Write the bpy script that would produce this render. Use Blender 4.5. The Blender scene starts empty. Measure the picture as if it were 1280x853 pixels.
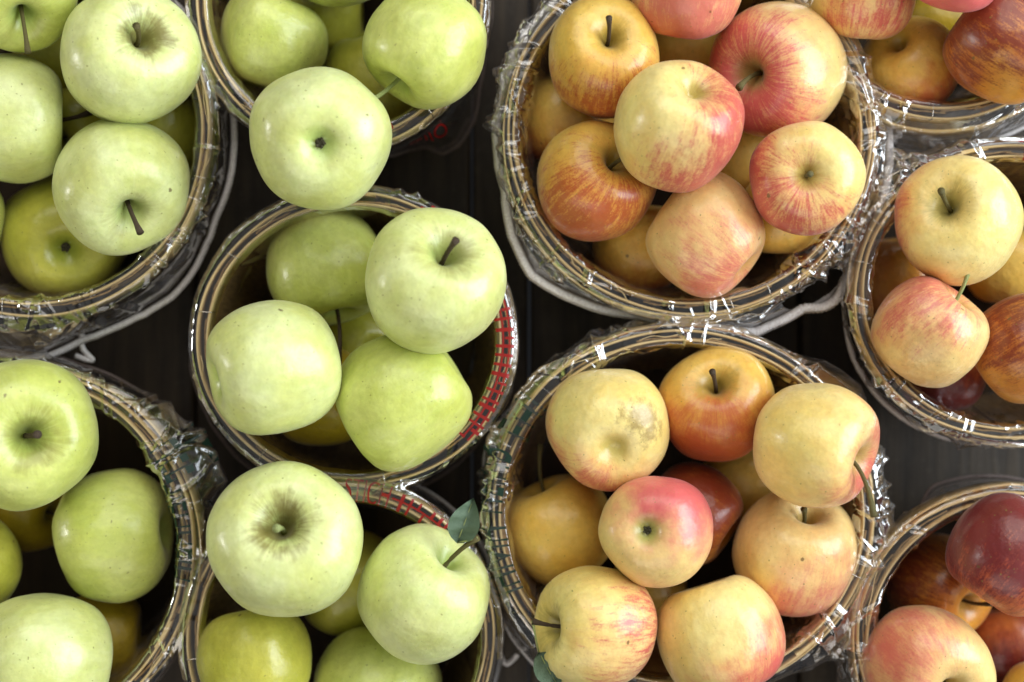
import bpy, math, random
import numpy as np
from mathutils import Vector, Matrix, noise

random.seed(7)
rng = np.random.default_rng(7)
scene = bpy.context.scene
COL = scene.collection
K = 0.0005 / 0.9          # metres per photo pixel per metre of distance
CAMZ = 1.0
RIM = 0.10                # rim height of the baskets


def W(px, py, z):
    d = CAMZ - z
    return Vector(((px - 640) * K * d, -(py - 426.5) * K * d, z))


# ------------------------------------------------------------------ helpers
def mesh_obj(name, verts, faces, mat, parent=None, smooth=True, loc=None):
    me = bpy.data.meshes.new(name)
    me.from_pydata([tuple(map(float, v)) for v in verts], [], faces)
    me.update()
    if smooth:
        me.polygons.foreach_set('use_smooth', [True] * len(me.polygons))
    if mat:
        me.materials.append(mat)
    o = bpy.data.objects.new(name, me)
    COL.objects.link(o)
    if parent:
        o.parent = parent
    if loc is not None:
        o.location = loc
    return o


def tag(o, label=None, cat=None, group=None, kind=None):
    if label:
        o['label'] = label
    if cat:
        o['category'] = cat
    if group:
        o['group'] = group
    if kind:
        o['kind'] = kind
    return o


def empty(name, loc):
    o = bpy.data.objects.new(name, None)
    o.empty_display_size = 0.02
    o.location = loc
    COL.objects.link(o)
    return o


class MB:
    def __init__(self):
        self.v = []
        self.f = []

    def add(self, vs, fs):
        b = len(self.v)
        self.v += [tuple(v) for v in vs]
        self.f += [tuple(i + b for i in f) for f in fs]

    def tube(self, pts, rad, n=8, closed=False, cap=True):
        pts = [Vector(p) for p in pts]
        m = len(pts)
        rs = rad if isinstance(rad, (list, tuple)) else [rad] * m
        vs, fs = [], []
        ref = Vector((0.13, 0.21, 1)).normalized()
        for i, p in enumerate(pts):
            if closed:
                t = (pts[(i + 1) % m] - pts[i - 1])
            else:
                t = pts[min(i + 1, m - 1)] - pts[max(i - 1, 0)]
            t.normalize()
            r = ref if abs(t.dot(ref)) < 0.95 else Vector((1, 0, 0))
            a = t.cross(r).normalized()
            b = t.cross(a)
            for k in range(n):
                w = 2 * math.pi * k / n
                vs.append(p + (a * math.cos(w) + b * math.sin(w)) * rs[i])
        R = m if closed else m - 1
        for i in range(R):
            j = (i + 1) % m
            for k in range(n):
                l = (k + 1) % n
                fs.append((i * n + k, i * n + l, j * n + l, j * n + k))
        if cap and not closed:
            fs.append(tuple(range(n))[::-1])
            fs.append(tuple((m - 1) * n + k for k in range(n)))
        self.add(vs, fs)

    def build(self, name, mat, parent=None, smooth=True, loc=None):
        return mesh_obj(name, self.v, self.f, mat, parent, smooth, loc)


# ---------------------------------------------------------------- materials
def srgb(r, g, b):
    def c(x):
        x /= 255
        return x / 12.92 if x <= 0.04045 else ((x + 0.055) / 1.055) ** 2.4
    return (c(r), c(g), c(b), 1)


class NT:
    def __init__(self, name):
        self.m = bpy.data.materials.new(name)
        self.m.use_nodes = True
        self.t = self.m.node_tree
        self.t.nodes.clear()
        self.out = self.n('ShaderNodeOutputMaterial')

    def n(self, typ, **kw):
        nd = self.t.nodes.new(typ)
        for k, v in kw.items():
            setattr(nd, k, v)
        return nd

    def l(self, a, b):
        self.t.links.new(a, b)

    def set(self, sock, v):
        if hasattr(v, 'is_linked') or isinstance(v, bpy.types.NodeSocket):
            self.l(v, sock)
        else:
            sock.default_value = v

    def math(self, op, a, b=None, c=None, clamp=False):
        nd = self.n('ShaderNodeMath', operation=op, use_clamp=clamp)
        self.set(nd.inputs[0], a)
        if b is not None:
            self.set(nd.inputs[1], b)
        if c is not None:
            self.set(nd.inputs[2], c)
        return nd.outputs[0]

    def vmath(self, op, a, b=None, scale=None):
        nd = self.n('ShaderNodeVectorMath', operation=op)
        self.set(nd.inputs[0], a)
        if b is not None:
            self.set(nd.inputs[1], b)
        if scale is not None:
            self.set(nd.inputs['Scale'], scale)
        return nd.outputs['Value'] if op in ('DOT_PRODUCT', 'LENGTH') else nd.outputs[0]

    def mapr(self, v, a, b, c=0.0, d=1.0, smooth=True):
        nd = self.n('ShaderNodeMapRange', interpolation_type='SMOOTHSTEP' if smooth else 'LINEAR')
        self.set(nd.inputs['Value'], v)
        nd.inputs['From Min'].default_value = a
        nd.inputs['From Max'].default_value = b
        nd.inputs['To Min'].default_value = c
        nd.inputs['To Max'].default_value = d
        return nd.outputs[0]

    def noise(self, vec, scale, detail=3.0, rough=0.5, color=False, dist=0.0):
        nd = self.n('ShaderNodeTexNoise')
        self.set(nd.inputs['Vector'], vec)
        nd.inputs['Scale'].default_value = scale
        nd.inputs['Detail'].default_value = detail
        nd.inputs['Roughness'].default_value = rough
        nd.inputs['Distortion'].default_value = dist
        return nd.outputs['Color' if color else 'Fac']

    def mix(self, fac, a, b, mode='MIX'):
        nd = self.n('ShaderNodeMix', data_type='RGBA', blend_type=mode)
        self.set(nd.inputs['Factor'], fac)
        self.set(nd.inputs[6], a)
        self.set(nd.inputs[7], b)
        return nd.outputs[2]

    def attr(self, name, out='Color'):
        nd = self.n('ShaderNodeAttribute', attribute_type='OBJECT', attribute_name=name)
        return nd.outputs[out]

    def bump(self, h, strength, dist):
        nd = self.n('ShaderNodeBump')
        nd.inputs['Strength'].default_value = strength
        nd.inputs['Distance'].default_value = dist
        self.l(h, nd.inputs['Height'])
        return nd.outputs[0]

    def principled(self, col, rough=0.5, normal=None, **kw):
        p = self.n('ShaderNodeBsdfPrincipled')
        self.set(p.inputs['Base Color'], col)
        self.set(p.inputs['Roughness'], rough)
        for k, v in kw.items():
            self.set(p.inputs[k.replace('_', ' ')], v)
        if normal is not None:
            self.l(normal, p.inputs['Normal'])
        self.l(p.outputs[0], self.out.inputs[0])
        return p


def apple_material():
    t = NT('apple_skin')
    tc = t.n('ShaderNodeTexCoord')
    P = tc.outputs['Object']
    seed = t.attr('seed_offset', 'Vector')
    Ps = t.vmath('ADD', P, seed)
    sx = t.n('ShaderNodeSeparateXYZ')
    t.l(P, sx.inputs[0])
    rho = t.math('SQRT', t.math('ADD', t.math('MULTIPLY', sx.outputs[0], sx.outputs[0]),
                                t.math('MULTIPLY', sx.outputs[1], sx.outputs[1])))
    rs = t.math('MAXIMUM', rho, 0.02)
    # meridional coordinates: streaks run from stem to calyx
    cx = t.math('DIVIDE', sx.outputs[0], rs)
    cy = t.math('DIVIDE', sx.outputs[1], rs)
    ph = t.math('ARCTAN2', rho, sx.outputs[2])
    cmb = t.n('ShaderNodeCombineXYZ')
    t.l(cx, cmb.inputs[0]); t.l(cy, cmb.inputs[1]); t.l(t.math('MULTIPLY', ph, 0.22), cmb.inputs[2])
    M = t.vmath('ADD', cmb.outputs[0], seed)
    streak = t.noise(M, 9.0, 4.0, 0.65)
    fine = t.noise(M, 26.0, 3.0, 0.6)
    big = t.noise(Ps, 1.3, 2.0, 0.5)
    mid = t.noise(Ps, 3.2, 4.0, 0.55)
    grain = t.noise(Ps, 30.0, 3.0, 0.6)
    # ground colour, two hues drifting over the fruit
    base = t.mix(t.mapr(big, 0.32, 0.68), t.attr('tint_a'), t.attr('tint_b'))
    base = t.mix(t.math('MULTIPLY', t.mapr(mid, 0.45, 0.75), 0.35), base, t.attr('tint_c'))
    mott = t.mapr(t.noise(Ps, 9.0, 5.0, 0.6), 0.3, 0.75, 0.92, 1.05)
    mcol = t.n('ShaderNodeCombineXYZ')
    for i in range(3):
        t.l(mott, mcol.inputs[i])
    base = t.mix(1.0, base, mcol.outputs[0], 'MULTIPLY')
    # faint long meridional lines in the ground colour
    base = t.mix(t.math('MULTIPLY', t.mapr(streak, 0.45, 0.8), 0.22), base, t.attr('tint_d'))
    # blush
    bd = t.vmath('DOT_PRODUCT', P, t.attr('blush_dir', 'Vector'))
    amt = t.attr('blush_amount', 'Fac')
    s = t.math('ADD', bd, t.math('MULTIPLY', t.math('SUBTRACT', big, 0.5), 1.2))
    s = t.math('ADD', s, t.math('MULTIPLY', t.math('SUBTRACT', mid, 0.5), 0.9))
    s = t.math('ADD', s, amt)
    soft = t.mapr(s, -0.25, 1.15)
    st = t.math('ADD', t.math('MULTIPLY', t.math('SUBTRACT', streak, 0.5), 2.6),
                t.math('MULTIPLY', t.math('SUBTRACT', fine, 0.5), 1.6))
    st = t.math('ADD', st, t.math('MULTIPLY', t.math('SUBTRACT', grain, 0.5), 1.3))
    hard = t.mapr(t.math('ADD', s, t.math('MULTIPLY', st, t.attr('stripe', 'Fac'))), 0.25, 1.35)
    on = t.mapr(amt, -1.4, -0.9)
    b1 = t.math('MULTIPLY', t.math('MULTIPLY', soft, 0.55), on)
    b2 = t.math('MULTIPLY', t.math('MULTIPLY', hard, 0.80), on)
    base = t.mix(b1, base, t.attr('blush_a'))
    base = t.mix(b2, base, t.attr('blush_b'))
    # green/russet star round the stem hollow
    top = t.mapr(sx.outputs[2], 0.2, 0.5)
    rr = t.math('ADD', rho, t.math('MULTIPLY', t.math('SUBTRACT', streak, 0.5), 0.42))
    rr = t.math('ADD', rr, t.math('MULTIPLY', t.math('SUBTRACT', mid, 0.5), 1.0))
    gr = t.math('MULTIPLY', t.mapr(rho, 0.36, 0.10), 0.6)
    base = t.mix(gr, base, t.attr('hollow'))
    rus = t.math('MULTIPLY', t.mapr(rr, 0.50, 0.12), top)
    rus = t.math('MULTIPLY', rus, t.attr('russet', 'Fac'))
    base = t.mix(t.math('MULTIPLY', rus, 0.88), base, srgb(116, 102, 40))
    # lenticels
    vo = t.n('ShaderNodeTexVoronoi')
    t.l(t.vmath('ADD', Ps, t.vmath('SCALE', t.noise(Ps, 6.0, 1.0, color=True), scale=0.12)), vo.inputs['Vector'])
    vo.inputs['Scale'].default_value = 8.5
    dot = t.math('MULTIPLY', t.mapr(vo.outputs['Distance'], 0.14, 0.07), t.mapr(vo.outputs['Color'], 0.35, 0.7))
    base = t.mix(t.math('MULTIPLY', dot, 0.7), base, srgb(122, 120, 52))
    v3 = t.n('ShaderNodeTexVoronoi')
    t.l(Ps, v3.inputs['Vector'])
    v3.inputs['Scale'].default_value = 15.0
    dot3 = t.math('MULTIPLY', t.mapr(v3.outputs['Distance'], 0.20, 0.10), t.mapr(v3.outputs['Color'], 0.45, 0.8))
    base = t.mix(t.math('MULTIPLY', dot3, 0.35), base, t.mix(0.5, t.attr('hollow'), srgb(150, 140, 80)))
    # few scabs
    v2 = t.n('ShaderNodeTexVoronoi')
    t.l(t.vmath('ADD', Ps, t.vmath('SCALE', t.noise(Ps, 9.0, 2.0, color=True), scale=0.1)), v2.inputs['Vector'])
    v2.inputs['Scale'].default_value = 2.0
    sc = t.math('MULTIPLY', t.mapr(v2.outputs['Distance'], 0.085, 0.05), t.mapr(v2.outputs['Color'], 0.52, 0.56))
    base = t.mix(t.math('MULTIPLY', sc, 0.75), base, srgb(96, 74, 34))
    # bruise patch of its own place
    bq = t.vmath('DOT_PRODUCT', P, t.attr('scar_dir', 'Vector'))
    bm = t.math('ADD', bq, t.math('MULTIPLY', t.math('SUBTRACT', t.noise(Ps, 7.0, 4.0, 0.7), 0.5), 0.35))
    bm = t.math('MULTIPLY', t.mapr(bm, 0.86, 0.98), t.attr('scar', 'Fac'))
    base = t.mix(bm, base, srgb(120, 88, 42))
    h = t.math('ADD', t.math('MULTIPLY', t.noise(Ps, 5.0, 3.0), 1.0), t.math('MULTIPLY', grain, 0.06))
    h = t.math('ADD', h, t.math('MULTIPLY', dot, 0.05))
    nrm = t.bump(h, 0.16, 0.006)
    rough = t.mapr(t.math('ADD', mid, t.math('MULTIPLY', rus, 0.6)), 0.3, 0.9, 0.30, 0.50, smooth=False)
    p = t.principled(base, rough, nrm, Specular_IOR_Level=0.5)
    p.inputs['Subsurface Weight'].default_value = 0.12
    p.inputs['Subsurface Scale'].default_value = 0.004
    p.inputs['Subsurface Radius'].default_value = (1.0, 0.6, 0.25)
    p.inputs['Coat Weight'].default_value = 0.30
    p.inputs['Coat Roughness'].default_value = 0.22
    p.inputs['Sheen Weight'].default_value = 0.12
    p.inputs['Sheen Roughness'].default_value = 0.45
    return t.m


def wood_material(name, c1, c2, along, rough=0.6, scale=1.0, bumpd=0.0006, spec=0.4):
    """along: 'ring' (fibres run round the hoop), 'up' (fibres run up a stave) or 'y'."""
    t = NT(name)
    P = t.n('ShaderNodeTexCoord').outputs['Object']
    if along == 'ring':
        s = t.n('ShaderNodeSeparateXYZ'); t.l(P, s.inputs[0])
        r = t.vmath('LENGTH', t.vmath('MULTIPLY', P, (1, 1, 0)))
        a = t.math('ARCTAN2', s.outputs[1], s.outputs[0])
        c = t.n('ShaderNodeCombineXYZ')
        t.l(t.math('MULTIPLY', r, 900.0), c.inputs[0]); t.l(t.math('MULTIPLY', a, 5.0), c.inputs[1])
        t.l(t.math('MULTIPLY', s.outputs[2], 900.0), c.inputs[2])
        v = c.outputs[0]
    elif along == 'up':
        v = t.vmath('MULTIPLY', P, (450, 450, 25))
    else:
        v = t.vmath('MULTIPLY', P, (60, 3.2, 60))
    f = t.noise(v, 1.0 * scale, 5.0, 0.65)
    g = t.noise(P, 28.0, 3.0, 0.6)
    col = t.mix(t.mapr(f, 0.3, 0.7), c1, c2)
    col = t.mix(t.math('MULTIPLY', t.mapr(g, 0.5, 0.8), 0.3), col, tuple(x * 0.45 for x in c1[:3]) + (1,))
    t.principled(col, rough, t.bump(f, 0.5, bumpd), Specular_IOR_Level=spec)
    return t.m


def table_material():
    t = NT('dark_wood')
    tc = t.n('ShaderNodeTexCoord')
    P = t.vmath('ADD', tc.outputs['Object'], t.attr('seed_offset', 'Vector'))
    v = t.vmath('MULTIPLY', P, (90, 5.0, 90))
    f = t.noise(v, 1.0, 6.0, 0.7, dist=0.4)
    g = t.noise(P, 9.0, 4.0, 0.6)
    sp = t.noise(P, 260.0, 2.0, 0.5)
    col = t.mix(t.mapr(f, 0.3, 0.72), srgb(38, 31, 24), srgb(70, 59, 46))
    col = t.mix(t.math('MULTIPLY', t.mapr(g, 0.42, 0.75), 0.7), col, srgb(22, 19, 16))
    col = t.mix(t.math('MULTIPLY', t.mapr(sp, 0.62, 0.72), 0.35), col, srgb(80, 72, 62))
    t.principled(col, t.mapr(g, 0.3, 0.7, 0.45, 0.7, smooth=False), t.bump(f, 0.6, 0.0012), Specular_IOR_Level=0.3)
    return t.m


def film_material():
    t = NT('clear_plastic_film')
    P = t.n('ShaderNodeTexCoord').outputs['Object']
    h = t.noise(P, 48.0, 2.0, 0.5, dist=0.4)
    h2 = t.n('ShaderNodeTexVoronoi', feature='DISTANCE_TO_EDGE')
    t.l(t.vmath('ADD', P, t.vmath('SCALE', t.noise(P, 60.0, 2.0, color=True), scale=0.02)), h2.inputs['Vector'])
    h2.inputs['Scale'].default_value = 46.0
    hh = t.math('ADD', t.math('MULTIPLY', h, 0.8), t.mapr(h2.outputs['Distance'], 0.0, 0.12, 0.0, 0.35, smooth=False))
    nrm = t.bump(hh, 0.22, 0.0012)
    tr = t.n('ShaderNodeBsdfTransparent'); tr.inputs[0].default_value = (0.97, 0.97, 0.972, 1)
    gl = t.n('ShaderNodeBsdfGlossy'); gl.inputs['Roughness'].default_value = 0.12
    gl.inputs['Color'].default_value = (1, 1, 1, 1)
    t.l(nrm, gl.inputs['Normal'])
    df = t.n('ShaderNodeBsdfDiffuse'); df.inputs[0].default_value = (0.82, 0.80, 0.86, 1)
    t.l(nrm, df.inputs['Normal'])
    fr = t.n('ShaderNodeFresnel'); fr.inputs['IOR'].default_value = 1.6
    t.l(nrm, fr.inputs['Normal'])
    fac = t.math('MINIMUM', t.math('MULTIPLY', fr.outputs[0], 1.6), 0.46)
    m1 = t.n('ShaderNodeMixShader')
    hz = t.mapr(t.noise(P, 70.0, 3.0, 0.6, dist=1.0), 0.35, 0.72, 0.018, 0.12)
    sz = t.n('ShaderNodeSeparateXYZ'); t.l(P, sz.inputs[0])
    hz = t.math('MULTIPLY', hz, t.mapr(sz.outputs[2], 0.098, 0.088, 0.15, 1.0))
    hz = t.math('MULTIPLY', hz, t.attr('haze', 'Fac'))
    t.l(hz, m1.inputs[0])
    t.l(tr.outputs[0], m1.inputs[1]); t.l(df.outputs[0], m1.inputs[2])
    m2 = t.n('ShaderNodeMixShader')
    t.l(fac, m2.inputs[0]); t.l(m1.outputs[0], m2.inputs[1]); t.l(gl.outputs[0], m2.inputs[2])
    t.l(m2.outputs[0], t.out.inputs[0])
    return t.m


def simple(name, c, rough=0.5, metallic=0.0, nscale=None, c2=None, bump=0.0):
    t = NT(name)
    P = t.n('ShaderNodeTexCoord').outputs['Object']
    if nscale:
        f = t.noise(P, nscale, 4.0, 0.6)
        col = t.mix(t.mapr(f, 0.35, 0.65), c, c2 or c)
        t.principled(col, rough, t.bump(f, 0.6, bump), Metallic=metallic)
    else:
        t.principled(c, rough, Metallic=metallic)
    return t.m


M_APPLE = apple_material()
M_HOOP = wood_material('splint_hoop', srgb(208, 176, 118), srgb(234, 208, 152), 'ring', 0.5)
M_STAVE = wood_material('splint_stave', srgb(126, 98, 54), srgb(172, 138, 84), 'up', 0.6)
M_BOTTOM_SHADE = wood_material('shaded_basket_floor', srgb(46, 34, 20), srgb(66, 50, 30), 'y', 0.7)  # tan wood darkened: the shade deep inside the baskets is painted into its colour
M_TABLE = table_material()
M_FILM = film_material()
M_CORD = simple('cotton_cord', srgb(240, 236, 234), 0.9, 0, 900.0, srgb(214, 206, 204), 0.0008)
M_CORDD = simple('dusty_cord', srgb(120, 106, 100), 0.9, 0, 900.0, srgb(92, 80, 76), 0.0008)
M_WIRE = simple('staple_wire', srgb(214, 206, 196), 0.22, 1.0)
M_RED = simple('red_print', srgb(142, 15, 10), 0.45)
M_GREEN = simple('green_print', srgb(6, 44, 32), 0.45)
M_STEM = simple('apple_stem', srgb(70, 60, 30), 0.7, 0, 400.0, srgb(112, 104, 54), 0.0006)
M_STEMD = simple('dark_apple_stem', srgb(46, 36, 26), 0.75, 0, 400.0, srgb(84, 66, 44), 0.0006)
M_STEMP = simple('pale_green_stem', srgb(128, 142, 66), 0.6, 0, 400.0, srgb(170, 178, 120), 0.0006)
M_CALYX = simple('dried_calyx', srgb(40, 36, 26), 0.9, 0, 500.0, srgb(84, 78, 50), 0.0006)
M_LEAF = simple('apple_leaf', srgb(58, 80, 60), 0.6, 0, 130.0, srgb(104, 124, 98), 0.0006)

# ------------------------------------------------------------------- apples
PROFILE = [(0.0, 0.50), (0.045, 0.51), (0.10, 0.60), (0.17, 0.72), (0.27, 0.815), (0.40, 0.862), (0.55, 0.85),
           (0.72, 0.755), (0.86, 0.58), (0.96, 0.33), (1.0, 0.05), (0.975, -0.25), (0.90, -0.50), (0.78, -0.69),
           (0.62, -0.82), (0.46, -0.875), (0.32, -0.865), (0.21, -0.81), (0.13, -0.745), (0.06, -0.71), (0.0, -0.70)]


def catmull(pts, n):
    P = [np.array(p, float) for p in pts]
    P = [2 * P[0] - P[1]] + P + [2 * P[-1] - P[-2]]
    out = []
    segs = len(P) - 3
    for i in range(n):
        u = i / (n - 1) * segs
        k = min(int(u), segs - 1)
        f = u - k
        a, b, c, d = P[k:k + 4]
        out.append(0.5 * (2 * b + (c - a) * f + (2 * a - 5 * b + 4 * c - d) * f * f + (3 * b - a - 3 * c + d) * f ** 3))
    return np.array(out)


def apple_mesh(sd, cone=0.0, tall=1.0, depth=1.0, lumps=1.0):
    """unit apple: stem end at +Z; every fruit gets its own taper, ribs and lopsidedness"""
    r = np.random.default_rng(sd)
    nr, nt = 50, 84
    prof = catmull(PROFILE, nr)
    rho0, z0 = np.maximum(prof[:, 0], 0), prof[:, 1].copy()
    zc = z0 * 1.0
    inner = rho0 < 0.42
    topc = inner & (z0 > 0)
    zc[topc] = 0.862 - (0.862 - z0[topc]) * depth
    taper = 1 - cone * np.clip(-z0, -0.9, 0.9)          # cone>0: narrower towards the calyx
    taper = 1 + cone * (z0) * 0.9
    th = np.linspace(0, 2 * np.pi, nt, endpoint=False)
    a5, p5 = r.uniform(0.003, 0.014) * lumps, r.uniform(0, 6.28)
    a2, p2 = r.uniform(0.0, 0.03) * lumps, r.uniform(0, 6.28)
    a3, p3 = r.uniform(0.0, 0.018) * lumps, r.uniform(0, 6.28)
    tilt, pt = r.uniform(0.0, 0.07), r.uniform(0, 6.28)
    off = np.array(r.uniform(-50, 50, 3))
    verts = []
    for i in range(nr):
        if i in (0, nr - 1):
            verts.append((0, 0, zc[i] * tall))
            continue
        zz = z0[i]
        w5 = (0.35 + 0.65 * (0.9 - zz) / 1.8) * min(1, rho0[i] / 0.3)
        for t in th:
            k = 1 + a5 * w5 * 2.0 * math.cos(5 * t + p5) * (1 - abs(zz) * 0.2) + a2 * math.cos(2 * t + p2) + a3 * math.cos(3 * t + p3)
            rr = rho0[i] * k * taper[i]
            x, y = rr * math.cos(t), rr * math.sin(t)
            z = zc[i] * tall + tilt * rr * math.cos(t - pt) * (1 if zz > 0 else -0.6) * min(1, abs(zz) * 2)
            n = noise.noise(Vector((x * 1.1 + off[0], y * 1.1 + off[1], z * 1.1 + off[2]))) * 0.05 * lumps
            n += noise.noise(Vector((x * 2.6 + off[1], y * 2.6 + off[0], z * 2.6 + off[2]))) * 0.013 * lumps
            verts.append((x * (1 + n), y * (1 + n), z * (1 + n)))
    faces = []
    for t in range(nt):
        faces.append((0, 1 + t, 1 + (t + 1) % nt))
    for i in range(nr - 3):
        b = 1 + i * nt
        for t in range(nt):
            u = (t + 1) % nt
            faces.append((b + t, b + nt + t, b + nt + u, b + u))
    last = 1 + (nr - 2) * nt
    b = last - nt
    for t in range(nt):
        faces.append((b + t, last, b + (t + 1) % nt))
    V = np.array(verts)
    return verts, faces


# ground colours (a,b,c,d), blush (a,b), hollow
PAL = {
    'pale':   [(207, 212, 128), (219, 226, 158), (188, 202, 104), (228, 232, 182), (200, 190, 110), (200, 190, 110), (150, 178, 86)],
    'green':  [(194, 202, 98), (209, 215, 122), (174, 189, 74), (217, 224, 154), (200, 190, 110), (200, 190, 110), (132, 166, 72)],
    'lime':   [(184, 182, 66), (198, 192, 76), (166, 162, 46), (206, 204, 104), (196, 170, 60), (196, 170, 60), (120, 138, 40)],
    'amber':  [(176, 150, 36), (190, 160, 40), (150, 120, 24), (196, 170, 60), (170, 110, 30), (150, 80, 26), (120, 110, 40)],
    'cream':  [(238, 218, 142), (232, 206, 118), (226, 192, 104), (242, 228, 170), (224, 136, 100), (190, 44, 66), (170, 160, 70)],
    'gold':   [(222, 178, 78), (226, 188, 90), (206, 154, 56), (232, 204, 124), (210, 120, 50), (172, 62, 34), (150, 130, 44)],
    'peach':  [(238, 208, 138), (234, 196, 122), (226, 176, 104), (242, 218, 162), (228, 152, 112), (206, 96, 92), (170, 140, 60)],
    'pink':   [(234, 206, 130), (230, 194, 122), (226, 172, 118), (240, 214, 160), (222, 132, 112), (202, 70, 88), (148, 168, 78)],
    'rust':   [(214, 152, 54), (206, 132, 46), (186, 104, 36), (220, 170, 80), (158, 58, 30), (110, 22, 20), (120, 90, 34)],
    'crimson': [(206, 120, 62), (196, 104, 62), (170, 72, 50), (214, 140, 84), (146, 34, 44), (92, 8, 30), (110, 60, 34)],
}

# basket: (centre px, radius px at the rim)
BASKETS = {
    1: (40, 165, 222, 226), 2: (424, -2, 177, 184), 3: (442, 425, 192, 180), 4: (30, 690, 210, 223),
    5: (427, 797, 189, 188), 6: (861, 167, 225, 222), 7: (853, 640, 235, 224), 8: (1180, -40, 190, 185),
    9: (1262, 365, 192, 180), 10: (1265, 800, 190, 183)}

# basket, x, y, r, z, end, axis(image x right, y down, [toward camera]), palette, label, options
A = []
def ap(b, x, y, r, z, end, ax, pal, label, **o):
    A.append((b, x, y, r, z, end, ax, pal, label, o))

# --- top left basket
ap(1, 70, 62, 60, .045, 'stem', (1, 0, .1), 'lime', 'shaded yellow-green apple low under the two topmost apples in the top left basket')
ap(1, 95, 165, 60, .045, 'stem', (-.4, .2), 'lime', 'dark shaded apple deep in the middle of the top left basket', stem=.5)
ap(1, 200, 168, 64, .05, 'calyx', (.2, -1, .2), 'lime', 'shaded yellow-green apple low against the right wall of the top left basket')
ap(1, -62, 275, 72, .08, 'stem', (0, -.6), 'green', 'green apple mostly cut off by the left photo edge in the top left basket')
ap(1, 22, -14, 78, .09, 'stem', (.05, .50), 'green', 'shadowed green apple with drooping stem in the very top left corner', russet=.2, stem=.75, stemmat='g')
ap(1, 82, 298, 82, .07, 'calyx', (.0, .16), 'lime', 'yellow-green apple showing its dark calyx at the bottom of the top left basket')
ap(1, 8, 147, 85, .125, 'stem', (.97, .10, .1), 'pale', 'pale apple on its side with stem hollow facing right, at the left photo edge', russet=.3, stem=.5, stemmat='d')
ap(1, 160, 72, 89, .125, 'stem', (.25, -.34), 'pale', 'pale apple with spreading brown russet round its stem hollow, top left basket', russet=.9, stem=.22, depth=1.1)
ap(1, 152, 230, 85, .13, 'stem', (.13, .46), 'pale', 'pale apple with short brown stem pointing down, lower right in the top left basket', russet=.35, stem=.42, stemmat='d')
# --- top middle basket
ap(2, 400, 10, 60, .045, 'stem', (1, 0, .1), 'lime', 'dark shaded apple at the bottom of the top middle basket')
ap(2, 470, 98, 66, .05, 'calyx', (-.3, -1, .1), 'lime', 'yellow apple wedged low between the three big ones of the top middle basket')
ap(2, 340, 54, 68, .095, 'calyx', (-.35, .93, .05), 'green', 'knobbly yellow-green apple on its side at the left of the top middle basket', cone=.14, lumps=1.5)
ap(2, 425, -76, 85, .13, 'stem', (0, -.5), 'green', 'green apple cut off by the photo top, only its lower edge showing')
ap(2, 532, 57, 78, .13, 'stem', (-.52, .66), 'green', 'green apple with pale stem pointing down left, right in the top middle basket', russet=.35, stem=.62, stemmat='p')
ap(2, 400, 173, 90, .15, 'calyx', (.0, .08), 'pale', 'big pale green apple resting on the basket rim with calyx facing up')
# --- centre left basket
ap(3, 452, 432, 58, .045, 'calyx', (.3, .1), 'lime', 'dark shaded apple at the very bottom of the centre left basket')
ap(3, 400, 494, 64, .05, 'stem', (1, .1, .1), 'amber', 'small yellow apple peeping out low beside the lower left apple, centre left basket')
ap(3, 408, 336, 74, .085, 'stem', (.22, .82), 'green', 'yellow-green apple with long dark stem pointing down, upper left in the centre left basket', russet=.2, stem=1.15, stemmat='d')
ap(3, 503, 497, 83, .10, 'calyx', (.8, -.5, .1), 'green', 'smooth yellow apple at lower right in the centre left basket')
ap(3, 342, 460, 85, .125, 'calyx', (-.9, .2, .2), 'pale', 'smooth pale green apple hanging over the left rim of the centre left basket', cone=-.04)
ap(3, 543, 353, 89, .13, 'stem', (.18, -.46), 'pale', 'large pale apple with upright dark stem, upper right in the centre left basket', russet=.55, stem=.28, stemmat='d')
# --- bottom left basket
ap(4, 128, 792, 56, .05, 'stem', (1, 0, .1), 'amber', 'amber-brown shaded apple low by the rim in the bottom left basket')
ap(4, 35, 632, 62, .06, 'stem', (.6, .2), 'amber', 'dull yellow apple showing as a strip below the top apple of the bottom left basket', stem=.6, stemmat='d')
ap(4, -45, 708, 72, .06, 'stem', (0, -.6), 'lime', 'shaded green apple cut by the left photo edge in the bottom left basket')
ap(4, 144, 671, 84, .11, 'stem', (.93, -.10, .25), 'green', 'glossy green apple on its side with bright highlight, right in the bottom left basket', lumps=1.5, cone=-.07, tall=.93)
ap(4, 48, 828, 93, .13, 'calyx', (-.80, .05), 'pale', 'pale apple at the bottom left corner of the photo', russet=.4)
ap(4, 26, 542, 99, .14, 'stem', (.10, .05), 'green', 'large green apple with its stem hollow facing up, topmost in the bottom left basket', russet=.55, stem=.22, stemmat='d')
# --- bottom middle basket
ap(5, 432, 728, 66, .05, 'calyx', (1, 0, .1), 'lime', 'yellow apple mostly hidden between the two big apples of the bottom middle basket')
ap(5, 318, 826, 73, .09, 'calyx', (.2, 1, .1), 'lime', 'shaded yellow-green apple at lower left in the bottom middle basket', tall=1.02)
ap(5, 470, 866, 81, .10, 'calyx', (-.3, .9, .2), 'green', 'green apple cut by the bottom photo edge in the bottom middle basket')
ap(5, 530, 745, 84, .14, 'stem', (.42, -.62), 'pale', 'pale green apple whose stem still carries a grey-green leaf', russet=.1, stem=.60, stemmat='g', leaf=(582, 650, 30, -70))
ap(5, 357, 676, 98, .15, 'stem', (-.06, -.24), 'pale', 'biggest pale apple with olive russet hollow, on the bottom middle basket', russet=1.0, stem=.22, stemmat='p', depth=1.25)
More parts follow.
